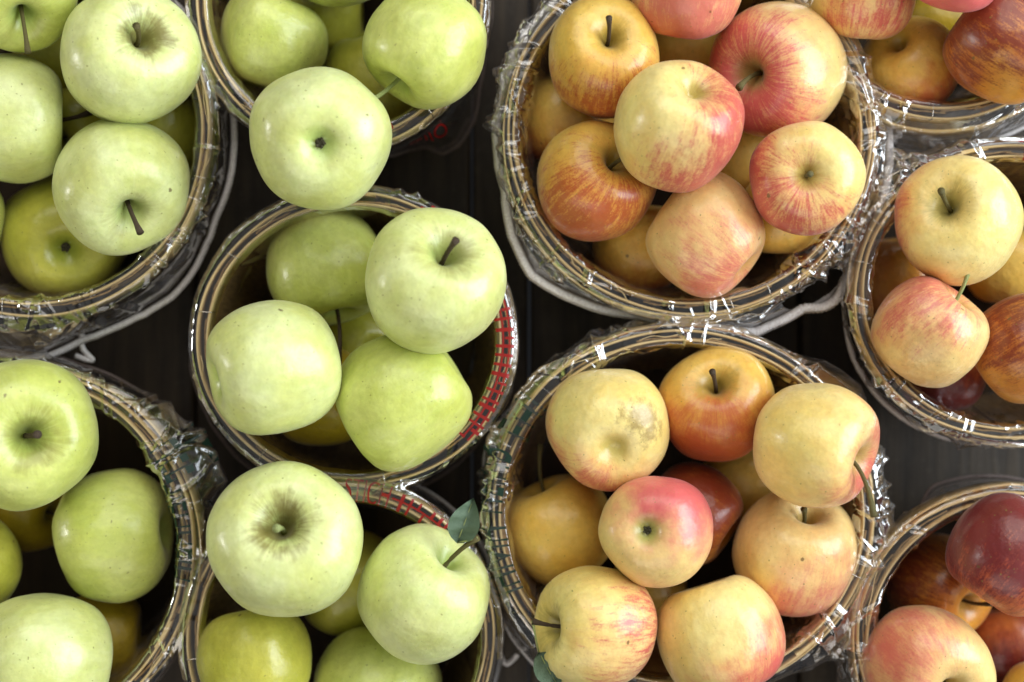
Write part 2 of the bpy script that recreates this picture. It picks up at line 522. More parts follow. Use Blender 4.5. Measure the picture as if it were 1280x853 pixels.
# --- top right of centre basket
ap(6, 710, 150, 60, .05, 'stem', (0, -1, .1), 'gold', 'dark shaded apple low at the left wall of the bagged top basket', bl=(0, 1, 0), ba=.2)
ap(6, 853, 62, 60, .05, 'stem', (0, -1, .1), 'gold', 'shaded yellow apple low between the upper apples of the bagged top basket', bl=(0, 1, 0), ba=0)
ap(6, 925, 205, 60, .05, 'stem', (0, -1, .1), 'gold', 'shaded yellow apple low right of the central apple, bagged top basket', bl=(0, 1, 0), ba=0)
ap(6, 800, 308, 60, .05, 'stem', (0, -1, .1), 'gold', 'shaded apple showing as a crescent left of the lowest peach apple', bl=(0, 1, 0), ba=0)
ap(6, 978, 268, 58, .05, 'stem', (0, -1, .1), 'gold', 'shaded yellow apple peeping out below the apple with the ringed red rim', bl=(0, 1, 0), ba=-.5)
ap(6, 743, 229, 75, .10, 'stem', (.42, -.42), 'gold', 'golden apple with red streaks and half hidden hollow, left in the bagged top basket', bl=(-.1, .7, .5), ba=.30, st=1.1, stem=.45, russet=.3)
ap(6, 754, 74, 73, .11, 'stem', (.12, -.42), 'gold', 'golden streaked apple with upright dark stem, top left in the bagged top basket', bl=(0, .8, .1), ba=.2, st=1.0, stem=.46, russet=.25, stemmat='d')
ap(6, 883, 295, 74, .12, 'calyx', (.75, .62, .15), 'peach', 'flat-sided peach coloured apple, lowest in the bagged top basket', bl=(.2, .6, .5), ba=-.05, st=.7, lumps=1.2, cone=.05)
ap(6, 971, 89, 87, .12, 'stem', (-.42, .05), 'pink', 'large pink-red apple with its stem hollow turned left, bagged top basket', bl=(-.6, .3, .3), ba=.50, st=.9, stem=.42, russet=.1)
ap(6, 860, -20, 72, .13, 'calyx', (.1, -1, .2), 'peach', 'orange-pink apple cut by the photo top in the bagged top basket', bl=(0, .5, .6), ba=.35, st=.7)
ap(6, 1008, 223, 73, .13, 'stem', (.0, -.06), 'cream', 'yellow apple with a ragged red ring round its lower left edge', bl=(-.75, .75, -.35), ba=.75, st=.9, stem=.12, russet=0, depth=.75)
ap(6, 847, 158, 80, .155, 'stem', (.26, -.62), 'cream', 'cream apple blushed crimson at its right, topmost in the middle of the bagged basket', bl=(.9, .45, -.25), ba=.60, st=.9, stem=0, russet=0, depth=.7)
# --- lower right of centre basket
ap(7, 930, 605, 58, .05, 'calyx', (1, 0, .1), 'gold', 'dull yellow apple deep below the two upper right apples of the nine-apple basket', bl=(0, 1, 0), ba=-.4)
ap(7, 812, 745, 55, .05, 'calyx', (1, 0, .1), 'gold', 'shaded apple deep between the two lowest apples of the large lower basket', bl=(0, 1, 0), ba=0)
ap(7, 865, 641, 64, .07, 'stem', (.8, .5, .1), 'rust', 'dark red apple tucked under the pink calyx-up apple', bl=(0, -.3, .6), ba=.5, st=.6)
ap(7, 702, 662, 69, .08, 'stem', (-.45, -.86), 'gold', 'plain golden yellow apple with thin stem, at the left of the large lower basket', bl=(0, 1, 0), ba=-1.5, stem=.8, stemmat='g')
ap(7, 745, 783, 77, .125, 'stem', (-.78, .02), 'cream', 'cream apple with pink streaks, stem and leaf at its left, bottom of the large basket', bl=(.7, .2, .2), ba=-.1, st=.9, stem=.34, stemmat='d', russet=.5, leaf=(686, 836, 26, 60))
ap(7, 900, 796, 82, .12, 'calyx', (.3, 1, -.1), 'cream', 'plain yellow apple pink at its right edge, bottom middle of the large lower basket', bl=(.8, .6, -.1), ba=.2, st=.4)
ap(7, 993, 690, 78, .12, 'stem', (.25, -.66), 'peach', 'orange apple with open stem hollow, lower right in the large lower basket', bl=(.2, .7, .1), ba=-.1, st=.5, stem=.15, russet=.1)
ap(7, 896, 507, 72, .125, 'stem', (-.02, -.42), 'gold', 'red-blushed golden apple with dark stem, top of the large lower basket', bl=(-.05, .85, .25), ba=.5, st=.35, stem=.48, russet=.45, stemmat='d')
ap(7, 761, 534, 76, .14, 'calyx', (.08, .40), 'cream', 'pale yellow apple with brown scuff beside its hollow, upper left in the large basket', bl=(-.6, .7, -.4), ba=.1, st=.5, scar=(.52, .02), nocalyx=1)
ap(7, 1019, 557, 80, .15, 'stem', (.78, .26), 'cream', 'pale yellow apple with curved stem at its right, hanging over the right rim', bl=(.8, .4, -.3), ba=.2, st=.4, stem=.50, stemmat='g', lean=(-.3, .9, .2))
ap(7, 820, 663, 71, .155, 'calyx', (-.18, .0), 'pink', 'pink and green apple with its dark calyx facing up, centre of the large basket', bl=(.35, -.5, .3), ba=.30, st=.15, hollow=(122, 160, 60), hr=1)
# --- top right corner basket
ap(8, 1182, 34, 52, .035, 'calyx', (1, 0, .1), 'amber', 'small patch of yellow-green apple deep in the top right corner basket')
ap(8, 1138, 82, 64, .07, 'calyx', (.3, .5, -.6), 'gold', 'yellow apple with orange lower side, low in the top right corner basket', bl=(.2, .9, -.1), ba=.35, st=.25, lumps=.6)
ap(8, 1262, 52, 80, .125, 'calyx', (.9, .6, .1), 'rust', 'dark red apple streaked yellow at its base, top right corner basket', bl=(-.3, -.5, .3), ba=.55, st=1.3)
ap(8, 1078, -16, 72, .13, 'calyx', (.1, -1, .1), 'cream', 'cream apple with pink streaks cut by the photo top, top right corner basket', bl=(.3, .3, .6), ba=-.1, st=.8)
ap(8, 1195, -46, 67, .14, 'calyx', (.1, -1, .1), 'pink', 'rosy apple cut by the photo top, between cream and dark red apples', bl=(0, .8, .4), ba=.8, st=.4)
# --- right edge basket
ap(9, 1125, 347, 58, .05, 'stem', (0, -1, .1), 'rust', 'shaded yellow-brown apple low by the left wall of the right edge basket', bl=(0, 1, 0), ba=-.4, st=.4)
ap(9, 1180, 464, 56, .05, 'stem', (0, -1, .1), 'crimson', 'dark red apple deep below the others in the right edge basket', bl=(0, 1, .3), ba=.6)
ap(9, 1262, 330, 60, .07, 'stem', (0, -1, .1), 'gold', 'dull yellow apple half hidden under the large yellow one, right edge basket', bl=(0, 1, 0), ba=-.5)
ap(9, 1280, 437, 73, .10, 'stem', (.8, -.5, .1), 'rust', 'orange-brown apple cut by the right photo edge, right edge basket', bl=(0, -.3, .5), ba=.15, st=1.0)
ap(9, 1160, 414, 71, .125, 'stem', (.64, -.68), 'peach', 'peach apple with short green stem and small scar, right edge basket', bl=(-.1, -.7, .3), ba=.1, st=.9, stem=.62, stemmat='p', scar=(-.05, .3), scara=.22)
ap(9, 1198, 276, 82, .145, 'stem', (-.20, -.26), 'cream', 'large yellow apple with green-tipped stem, topmost in the right edge basket', bl=(-.8, -.1, -.2), ba=-.15, st=.5, stem=.55, russet=.5, stemmat='g')
# --- bottom right basket
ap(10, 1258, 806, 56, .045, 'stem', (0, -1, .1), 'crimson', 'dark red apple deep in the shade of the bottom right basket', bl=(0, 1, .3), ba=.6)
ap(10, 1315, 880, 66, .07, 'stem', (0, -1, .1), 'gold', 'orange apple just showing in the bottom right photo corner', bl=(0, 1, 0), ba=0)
ap(10, 1175, 735, 70, .08, 'stem', (.60, .35), 'rust', 'yellow apple with red streaks and thick dark stem, low in the bottom right basket', bl=(-.5, -.2, .4), ba=.0, st=1.1, stem=.5, stemmat='d', russet=.1)
ap(10, 1158, 833, 81, .135, 'stem', (.42, .42), 'peach', 'peach-pink apple with hollow at its lower right, bottom right basket', bl=(-.4, -.3, .5), ba=-.05, st=.5, russet=.1)
ap(10, 1263, 690, 79, .15, 'calyx', (.6, -.8, .1), 'crimson', 'deep crimson apple on the rim of the bottom right basket', bl=(-.1, -.5, .5), ba=.75, st=1.0)


def rim_w(b):
    x, y, rx, ry = BASKETS[b]
    c = W(x, y, RIM)
    return c, rx * 0.0005, ry * 0.0005


def ell(rx, ry, th):
    return rx * ry / math.sqrt((ry * math.cos(th)) ** 2 + (rx * math.sin(th)) ** 2)


TAPER = 0.80       # base radius / rim radius
placed = {}


def clear(b, c, r):
    for (q, rq) in placed.get(b, []):
        if (c - q).length < (r + rq) * 0.925:
            return False
    cc, rx, ry = rim_w(b)
    dx, dy = c.x - cc.x, c.y - cc.y
    # against the wall / rim ring
    d = math.hypot(dx, dy)
    th = math.atan2(dy, dx)
    for k in range(-6, 7):
        t = th + k * 0.12
        R = ell(rx, ry, t)
        for zz in (0.10, 0.085, 0.065, 0.045, 0.025):
            f = TAPER + (1 - TAPER) * zz / RIM
            p = Vector((cc.x + R * f * math.cos(t), cc.y + R * f * math.sin(t), zz))
            if (c - p).length < r * 0.93:
                return False
    return True


def place(b, x, y, rpx, z0):
    z = max(z0 - 0.03, 0.0)
    while z < 0.22:
        r = rpx * K * (CAMZ - z)
        if z > r * 0.86 + 0.006:
            c = W(x, y, z)
            if clear(b, c, r):
                break
        z += 0.002
    return z


for idx, (b, x, y, rpx, z0, end, ax, pal, label, o) in enumerate(A):
    z = place(b, x, y, rpx, z0)
    if z > 0.19:
        print('HIGH', label, z)
        z = z0 + 0.01
    c = W(x, y, z)
    r = rpx * K * (CAMZ - z) * math.cos(math.atan(math.hypot(x - 640, y - 426) * K)) 
    placed.setdefault(b, []).append((c, r))
    print('%2d %4d %4d z %.3f (spec %.3f) r %.4f' % (b, x, y, z, z0, r))
    w = (Vector((0, 0, CAMZ)) - c).normalized()
    u = (Vector((1, 0, 0)) - w * w.x).normalized()
    v = w.cross(u)

    def view(vec):
        a, bb = vec[0], vec[1]
        if len(vec) > 2:
            cc = vec[2]
        else:
            a, bb = a * 1.12, bb * 1.12
            n2 = a * a + bb * bb
            if n2 > 0.95:
                s = math.sqrt(0.95 / n2); a *= s; bb *= s
            cc = math.sqrt(max(0, 1 - a * a - bb * bb))
        return (u * a - v * bb + w * cc).normalized()
    axis = view(ax)
    if end == 'calyx':
        axis = -axis
    q = axis.to_track_quat('Z', 'Y')
    R = q.to_matrix() @ Matrix.Rotation(random.uniform(0, 6.28), 3, 'Z')
    rr = np.random.default_rng(100 + idx)
    green = pal in ('pale', 'green', 'lime', 'amber')
    cone = o.get('cone', rr.uniform(0.02, 0.08) if green else rr.uniform(0.0, 0.06))
    tall = o.get('tall', rr.uniform(0.97, 1.05) if green else rr.uniform(0.94, 1.02))
    vs, fs = apple_mesh(500 + idx, cone, tall, o.get('depth', 1.0), o.get('lumps', 1.0))
    ob = mesh_obj('green_apple' if green else 'red_apple', vs, fs, M_APPLE)
    ob.location = c
    ob.rotation_mode = 'QUATERNION'
    ob.rotation_quaternion = R.to_quaternion()
    ob.scale = (r, r, r)
    pl = PAL[pal]
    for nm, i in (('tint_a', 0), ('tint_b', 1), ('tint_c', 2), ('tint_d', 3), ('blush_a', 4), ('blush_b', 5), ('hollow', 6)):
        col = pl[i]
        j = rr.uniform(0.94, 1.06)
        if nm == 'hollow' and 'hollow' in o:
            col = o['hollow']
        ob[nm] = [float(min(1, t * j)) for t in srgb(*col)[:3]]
    ob['seed_offset'] = [float(t) for t in rr.uniform(-40, 40, 3)]
    bl = Vector(o['bl']) if 'bl' in o else Vector((0, 1, 0))
    bw = (u * bl.x - v * bl.y + w * bl.z).normalized()
    ob['blush_dir'] = [float(t) for t in (R.transposed() @ bw)]
    ob['blush_amount'] = float(o.get('ba', -2.0))
    ob['stripe'] = float(o.get('st', 0.4))
    ob['russet'] = float(o.get('russet', 0.25 if green else 0.1))
    sc = o.get('scar', (0, 0))
    sw = (u * sc[0] - v * sc[1] + w * math.sqrt(1 - sc[0] ** 2 - sc[1] ** 2)).normalized()
    ob['scar_dir'] = [float(t) for t in (R.transposed() @ sw)]
    ob['scar'] = float(o.get('scara', 0.6)) if 'scar' in o else 0.0
    tag(ob, label, 'apple', {1: 'green apples in the top left basket', 2: 'green apples in the top middle basket',
        3: 'green apples in the centre left basket', 4: 'green apples in the bottom left basket',
        5: 'green apples in the bottom middle basket', 6: 'red and yellow apples in the top bagged basket',
        7: 'red and yellow apples in the large lower basket', 8: 'red and yellow apples in the top right corner basket',
        9: 'red and yellow apples in the right edge basket', 10: 'red and yellow apples in the bottom right basket'}[b])
    zt = 0.862 - (0.862 - 0.50) * o.get('depth', 1.0)
    if end == 'stem' and (o.get('stem', 0) > 0 or 'stem' not in o) and (len(ax) < 3 or o.get('stem')):
        L = o.get('stem', 0.3) + 0.30
        # curve starts in the hollow and leans
        base = Vector((0, 0, zt * tall - 0.02))
        lean = Vector((rr.uniform(-.25, .25), rr.uniform(-.25, .25), 0))
        if 'lean' in o:
            lw = u * o['lean'][0] - v * o['lean'][1] + w * (o['lean'][2] if len(o['lean']) > 2 else 0)
            lean = R.transposed() @ lw
        pts, rads = [], []
        for k in range(9):
            f = k / 8
            pts.append(base + Vector((0, 0, L * f)) + lean * (f * f) * L)
            rads.append(0.033 + 0.014 * abs(f - 0.45) + (0.018 if k == 8 else 0) + (0.008 if k == 7 else 0))
        mb = MB(); mb.tube(pts, rads, 9)
        mt = {'d': M_STEMD, 'g': M_STEM, 'p': M_STEMP}.get(o.get('stemmat', 'g'))
        st = mb.build('stem', mt, ob)
        if 'leaf' in o:
            lx, ly, ls, la = o['leaf']
            tip = ob.matrix_basis @ pts[-1]
            lc = W(lx, ly, tip.z - 0.006)
            # curled leaf, real size, thin solid
            n, mm = 15, 9
            lv, lf = [], []
            L2, W2 = ls * 0.0005 * 1.9, ls * 0.0005 * 0.62
            ar = math.radians(-la)
            dx = Vector((math.cos(ar), math.sin(ar), 0))
            dy = Vector((-math.sin(ar), math.cos(ar), 0))
            for side in (1, -1):
                for i in range(n):
                    f = i / (n - 1)
                    wd = W2 * (math.sin(math.pi * min(1, f * 1.02) ** 0.8) ** 0.75 if 0 < f < 1 else 0.02)
                    for j in range(mm):
                        g = j / (mm - 1) * 2 - 1
                        zed = abs(g) * W2 * 0.55 + 0.006 * math.sin(f * 3.0) + 0.0012 * math.sin(f * 22 + g * 3)
                        p = dx * ((f - 0.5) * L2) + dy * (g * wd) + Vector((0, 0, zed + side * 0.00015))
                        lv.append(lc + p)
            for sidx in range(2):
                o0 = sidx * n * mm
                for i in range(n - 1):
                    for j in range(mm - 1):
                        fc = (o0 + i * mm + j, o0 + (i + 1) * mm + j, o0 + (i + 1) * mm + j + 1, o0 + i * mm + j + 1)
                        lf.append(fc if sidx == 0 else fc[::-1])
            Minv = ob.matrix_basis.inverted()
            lo = mesh_obj('leaf', [Minv @ p for p in lv], lf, M_LEAF, ob)
            mbr = MB()
            mbr.tube([Minv @ (lc + dx * ((f - .5) * L2) + Vector((0, 0, 0.006 * math.sin(f * 3.0) + 0.0004))) for f in np.linspace(0.02, 0.96, 12)],
                     [0.011 - 0.0007 * q for q in range(12)], 6)
            mbr.build('midrib', M_STEMP, lo)
            # petiole from the stem tip to the leaf
            near = min(((lc + dx * s * L2 * 0.5) for s in (1, -1)), key=lambda q: (q - tip).length) + Vector((0, 0, 0.003))
            mb = MB()
            mid = (tip + near) / 2 + Vector((0, 0, 0.002))
            mb.tube([Minv @ tip, Minv @ mid, Minv @ near], [0.02, 0.016, 0.012], 7)
            mb.build('leaf_stalk', M_STEMP, ob)
    if end == 'calyx' and len(ax) < 3 and not o.get('nocalyx'):
        mb = MB()
        zb = -0.70 * tall
        for k in range(5):
            a = k * 2 * math.pi / 5 + 0.3
            e = Vector((math.cos(a), math.sin(a), 0)); s = Vector((-math.sin(a), math.cos(a), 0))
            p0 = Vector((0, 0, zb - 0.01)) + e * 0.045
            mb.tube([p0, p0 + e * 0.012 + Vector((0, 0, -0.045)), p0 + e * rr.uniform(-.01, .03) + s * 0.02 + Vector((0, 0, -0.06)),
                     p0 + e * rr.uniform(-.02, .05) + s * rr.uniform(-.02, .04) + Vector((0, 0, -0.05))], [0.024, 0.022, 0.014, 0.005], 6)
        mb.tube([Vector((0, 0, zb + 0.04)), Vector((0, 0, zb - 0.015)), Vector((0, 0, zb - 0.03))], [0.06, 0.07, 0.03], 10)
        mb.build('calyx', M_CALYX, ob)


# ------------------------------------------------------------------ baskets
BLABEL = {
    1: 'round wooden splint basket of green apples in the top left corner',
    2: 'wooden splint basket of green apples at the top edge, second from left',
    3: 'tan splint basket of five green apples with thin red-checked film edge, centre left',
    4: 'splint basket of green apples in the bottom left corner',
    5: 'splint basket at the bottom edge with red lettering along its upper rim',
    6: 'large splint basket of streaked apples ringed by crinkled film and white cord',
    7: 'largest splint basket of red and yellow apples, lower right of centre',
    8: 'splint basket with pale outer hoop in the top right corner',
    9: 'splint basket of apples cut by the right edge, between two others',
    10: 'splint basket holding the deep crimson apple, bottom right corner'}


def hoop(rx, ry, z0, h, thick, ph, wob, seed, name, root, start=0.0, mat=None):
    """a bent strip of splint: four-sided section swept round, ends lapped"""
    n = 180
    rr = np.random.default_rng(seed)
    a = rr.uniform(0, 6.28, 4)
    mb = MB()
    vs, fs = [], []
    for i in range(n + 1):
        t = start + 2 * math.pi * 1.03 * i / n
        lap = 0.0011 * (i / n)
        d = wob * (0.5 * math.sin(2 * t + a[0]) + 0.35 * math.sin(3 * t + a[1]) + 0.25 * math.sin(5 * t + a[2]) + 0.18 * math.sin(9 * t + a[3]))
        dz = 0.0012 * math.sin(2 * t + a[3]) + 0.0008 * math.sin(5 * t + a[1])
        R = ell(rx, ry, t) + d + lap
        c, s = math.cos(t), math.sin(t)
        th = thick / 2
        sec = [(-th, 0), (-th, h * 0.93), (-th * 0.5, h), (th * 0.5, h), (th, h * 0.93), (th, 0)]
        for (dr, dh) in sec:
            vs.append(((R + dr) * c, (R + dr) * s, z0 + dz + dh))
    m = 6
    for i in range(n):
        for k in range(m):
            l = (k + 1) % m
            fs.append((i * m + k, i * m + l, (i + 1) * m + l, (i + 1) * m + k))
    fs.append(tuple(range(m))); fs.append(tuple(n * m + k for k in range(m))[::-1])
    mb.add(vs, fs)
    return mb.build(name, mat or M_HOOP, root)


def make_basket(b):
    c, rx, ry = rim_w(b)
    root = empty('splint_basket', (c.x, c.y, 0.001))
    tag(root, BLABEL[b], 'basket', 'splint baskets standing on the dark table')
    Z = RIM
    rr = np.random.default_rng(b)
    # wall of upright splints, each a thin lapped strip
    ns = 26
    mb = MB()
    for k in range(ns):
        t0 = 2 * math.pi * k / ns
        wdt = 2 * math.pi / ns * 1.16
        layer = (k % 2) * 0.0013
        vs, fs = [], []
        nz, nw = 9, 5
        for side in (0, 1):
            for i in range(nz):
                f = i / (nz - 1)
                z = 0.002 + f * (Z - 0.0045 + 0.0012 * math.sin(k * 2.3))
                tp = TAPER + (1 - TAPER) * z / RIM
                for j in range(nw):
                    t = t0 + (j / (nw - 1) - 0.5) * wdt
                    R = ell(rx, ry, t) * tp - 0.0035 + layer + 0.0004 * math.sin(j * 2 + k) + side * 0.0009
                    vs.append((R * math.cos(t), R * math.sin(t), z))
        for i in range(nz - 1):
            for j in range(nw - 1):
                q = (i * nw + j, i * nw + j + 1, (i + 1) * nw + j + 1, (i + 1) * nw + j)
                fs.append(q)
                fs.append(tuple(x + nz * nw for x in q[::-1]))
        for i in range(nz - 1):
            for j in (0, nw - 1):
                a_, b_ = i * nw + j, (i + 1) * nw + j
                fs.append((a_, b_, b_ + nz * nw, a_ + nz * nw))
        for j in range(nw - 1):
            for i in (0, nz - 1):
                a_, b_ = i * nw + j, i * nw + j + 1
                fs.append((a_, b_, b_ + nz * nw, a_ + nz * nw))
        mb.add(vs, fs)
    mb.build('wall', M_STAVE, root, smooth=False)
    # floor
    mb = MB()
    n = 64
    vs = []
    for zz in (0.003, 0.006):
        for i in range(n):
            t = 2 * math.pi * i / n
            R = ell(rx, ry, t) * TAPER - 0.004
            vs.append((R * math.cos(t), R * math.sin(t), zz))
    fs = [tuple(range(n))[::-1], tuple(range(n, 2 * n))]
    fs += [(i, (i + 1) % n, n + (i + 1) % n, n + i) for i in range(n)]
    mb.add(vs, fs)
    mb.build('bottom', M_BOTTOM_SHADE, root, smooth=False)
    # hoops round the rim
    hoop(rx - 0.0050, ry - 0.0050, Z - 0.013, 0.0145, 0.0015, 0, 0.0009, 10 * b + 1, 'inner_hoop', root, rr.uniform(0, 6))
    hoop(rx + 0.0006, ry + 0.0006, Z - 0.016, 0.0165, 0.0016, 0, 0.0014, 10 * b + 3, 'outer_hoop', root, rr.uniform(0, 6))
    if b in (6, 7, 10, 4):
        hoop(rx + 0.0036, ry + 0.0036, Z - 0.022, 0.0190, 0.0013, 0, 0.0012, 10 * b + 4, 'outer_hoop', root, rr.uniform(0, 6))
    if b == 8:
        hoop(rx + 0.0070, ry + 0.0070, Z - 0.030, 0.0200, 0.0022, 0, 0.0010, 10 * b + 4, 'outer_hoop', root, rr.uniform(0, 6))
    hoop(rx * 0.90 + 0.0006, ry * 0.90 + 0.0006, 0.045, 0.014, 0.0014, 0, 0.0005, 10 * b + 5, 'middle_band', root, rr.uniform(0, 6), M_STAVE)
    # thin loose fibres split off the hoops
    for k in range(7):
        t = rr.uniform(0, 6.28); ln_ = rr.uniform(0.08, 0.4)
        r0, r1 = rr.uniform(-0.0058, 0.002), rr.uniform(-0.0058, 0.003)
        pts = []
        for q in range(11):
            f = q / 10
            tt = t + ln_ * f
            R = ell(rx, ry, tt) + r0 + (r1 - r0) * f + 0.0006 * math.sin(f * 9 + k)
            pts.append((R * math.cos(tt), R * math.sin(tt), Z + 0.0022 + 0.0012 * math.sin(f * math.pi)))
        mb = MB()
        mb.tube(pts, [0.00026] * 10 + [0.0001], 5)
        mb.build('frayed_fibre', M_HOOP, root)
    # wire staples over the hoops
    for k in range(8):
        t = 2 * math.pi * k / 8 + rr.uniform(-.35, .35)
        R = ell(rx, ry, t)
        mb = MB()
        sk = rr.uniform(-.03, .03)
        pts = []
        for (dr, dz, f) in ((-0.0066, -0.009, 0), (-0.0066, 0.0020, .1), (-0.005, 0.0030, .35), (0.0015, 0.0028, .7), (0.0028, 0.0014, .9), (0.0028, -0.011, 1)):
            tt = t + sk * f
            pts.append(((R + dr) * math.cos(tt), (R + dr) * math.sin(tt), Z + dz))
        mb.tube(pts, 0.00028, 6)
        mb.build('staple', M_WIRE, root)
    return root


for b in BASKETS:
    make_basket(b)

# --------------------------------------------------------------------- bags
# shoulder: widest outline of the film (px at z 0.088); hem: drawstring line (px at z HZ)
BAG = {
    1: dict(hem=[(286, 150), (285, 206), (262, 276), (232, 343), (213, 365), (171, 389), (128, 410), (100, 420), (60, 440), (0, 436), (-60, 420)],
            sh=[(278, 130), (280, 205), (256, 275), (222, 330), (150, 385), (95, 410), (40, 425), (0, 425)], hz=.066, cr=.25, zones=[(65,400,.22,1.0),(232,285,.3,.7)], cord=(-1.2, .15), ringcord=True,
            tail=[(104, 419), (101, 428), (104, 438), (112, 446), (117, 451), (108, 450), (95, 445)]),
    2: dict(hem=[(470, 193), (493, 192), (510, 186), (530, 182), (552, 191), (572, 180), (590, 150), (597, 110), (602, 60)],
            sh=[(480, 186), (520, 172), (560, 140), (590, 100), (607, 40)], hz=.035, cr=.10, zones=[(300,140,.3,.4)]),
    3: dict(hem=[(262, 380), (247, 420), (243, 460), (252, 492), (300, 570), (480, 618), (520, 607), (565, 582), (600, 545)],
            sh=[(255, 380), (249, 420), (250, 470), (480, 614), (560, 575)], hz=.05, cr=.05, zones=[(500,250,.12,.6),(300,300,.25,.4),(495,590,.12,.5)]),
    4: dict(hem=[(60, 448), (110, 462), (170, 490), (215, 520), (255, 560), (280, 600), (272, 625), (262, 700), (240, 780)],
            sh=[(0, 436), (50, 441), (110, 460), (160, 482), (205, 502), (243, 532), (272, 570), (284, 602), (268, 622), (254, 680), (246, 760)], hz=.060, cr=.22, zones=[(215,545,.25,1.0),(240,600,.3,.8)]),
    5: dict(hem=[(617, 740), (625, 780), (622, 810), (612, 860)], sh=[(612, 740), (620, 790), (616, 850)], hz=.05, cr=.06, zones=[(610,770,.25,.5)],
            tail=[(622, 796), (623, 812), (628, 826), (634, 831), (644, 822), (647, 817)]),
    6: dict(hem=[(638, 236), (646, 290), (668, 338), (735, 374), (800, 388), (880, 400), (940, 409), (975, 395), (1000, 380), (1022, 380), (1040, 372), (1050, 345), (1075, 310), (1092, 262), (1103, 200), (1098, 140)],
            sh=[(690, -5), (655, 35), (630, 75), (626, 105), (622, 140), (612, 158), (632, 185), (634, 235), (650, 285), (690, 335), (760, 368), (840, 384), (930, 400), (985, 370), (1030, 345), (1062, 310), (1090, 250), (1103, 190), (1095, 120), (1075, 70)],
            hz=.080, cr=.35, zones=[(628,130,.5,1.0),(1040,325,.4,1.0),(1085,130,.5,.6),(740,350,.5,.55)], tail=None),
    7: dict(hem=[(612, 560), (610, 640), (618, 720), (640, 790), (690, 846)],
            sh=[(1075, 480), (1030, 450), (985, 440), (930, 415), (880, 402), (830, 404), (760, 418), (700, 440), (655, 482), (618, 540), (616, 580), (610, 640), (622, 740), (650, 800), (700, 855)],
            sh2=[(1098, 570), (1105, 610), (1121, 655), (1104, 668), (1100, 700), (1085, 760), (1048, 812)], hz=.055, cr=.25, zones=[(680,450,.4,.7),(620,600,.35,.9),(1095,640,.3,1.0),(840,410,.3,.55),(1045,810,.3,.7)]),
    8: dict(hem=[(1090, 165), (1110, 190), (1150, 196), (1190, 192), (1240, 172), (1290, 150)],
            sh=[(1092, 150), (1120, 172), (1160, 182), (1230, 168), (1290, 140)], hz=.062, cr=.2, zones=[(1100,150,.25,.8)],
            tail=[(1180, 186), (1176, 180), (1168, 183), (1160, 180)]),
    9: dict(hem=[(1100, 225), (1070, 280), (1062, 340), (1058, 390), (1068, 445), (1098, 493), (1140, 527), (1190, 546), (1240, 552), (1290, 552)],
            sh=[(1290, 180), (1230, 188), (1180, 192), (1150, 200), (1120, 196), (1108, 215), (1086, 260), (1066, 330), (1064, 390), (1075, 440), (1103, 490), (1150, 524), (1210, 544), (1290, 550)], hz=.062, cr=.18, zones=[(1130,215,.35,.9),(1200,535,.5,.6),(1066,360,.3,.4)]),
    10: dict(hem=[(1050, 860), (1066, 780), (1092, 720), (1140, 668)],
             sh=[(1044, 860), (1060, 790), (1072, 740), (1100, 695), (1150, 650), (1200, 624), (1240, 616)], hz=.05, cr=.15, zones=[(1070,790,.3,.6)]),
}
GLABEL = {
    1: 'clear plastic bag with white drawstring round the top left basket',
    2: 'clear plastic bag with brownish drawstring round the top middle basket',
    3: 'tight clear film with red check print round the centre left basket',
    4: 'crumpled clear plastic bag with green print round the bottom left basket',
    5: 'clear film with red lettering round the bottom middle basket',
    6: 'crinkled clear plastic bag with thick white drawstring round the large top basket',
    7: 'crinkled clear plastic bag with green lettering round the largest lower basket',
    8: 'clear plastic bag below the rim of the top right corner basket',
    9: 'clear plastic bag with pale drawstring round the right edge basket',
    10: 'clear plastic bag round the bottom right basket with the crimson apple'}


def polar(b, pts, z):
    """photo outline -> radius by angle round the basket's own centre, at height z"""
    c, rx, ry = rim_w(b)
    out = []
    for (x, y) in pts:
        p = W(x, y, z)
        out.append((math.atan2(p.y - c.y, p.x - c.x), math.hypot(p.x - c.x, p.y - c.y)))
    # unwrap
    un = [out[0]]
    for a, r in out[1:]:
        while a - un[-1][0] > math.pi:
            a -= 2 * math.pi
        while a - un[-1][0] < -math.pi:
            a += 2 * math.pi
        un.append((a, r))
    if un[-1][0] < un[0][0]:
        un = un[::-1]
    return un


def radfun(spans, default, ramp=0.35):
    def f(t):
        best, wt = None, 0.0
        for sp in spans:
            a0, a1 = sp[0][0], sp[-1][0]
            for k in (-2, -1, 0, 1, 2):
                tt = t + 2 * math.pi * k
                if a0 <= tt <= a1:
                    xs = [q[0] for q in sp]
                    order = np.argsort(xs)
                    return float(np.interp(tt, np.array(xs)[order], np.array([q[1] for q in sp])[order]))
                if a0 - ramp < tt < a0:
                    w = 1 - (a0 - tt) / ramp
                    if w > wt: best, wt = sp[0][1], w
                if a1 < tt < a1 + ramp:
                    w = 1 - (tt - a1) / ramp
                    if w > wt: best, wt = sp[-1][1], w
        d = default(t)
        if best is None:
            return d
        w = wt * wt * (3 - 2 * wt)
        return d * (1 - w) + best * w
    return f


def vor(p):
    d, _ = noise.voronoi(p)
    return d[1] - d[0]


def ang(b, x, y):
    c, rx, ry = rim_w(b)
    p = W(x, y, RIM)
    return math.atan2(p.y - c.y, p.x - c.x)


FILM = {}


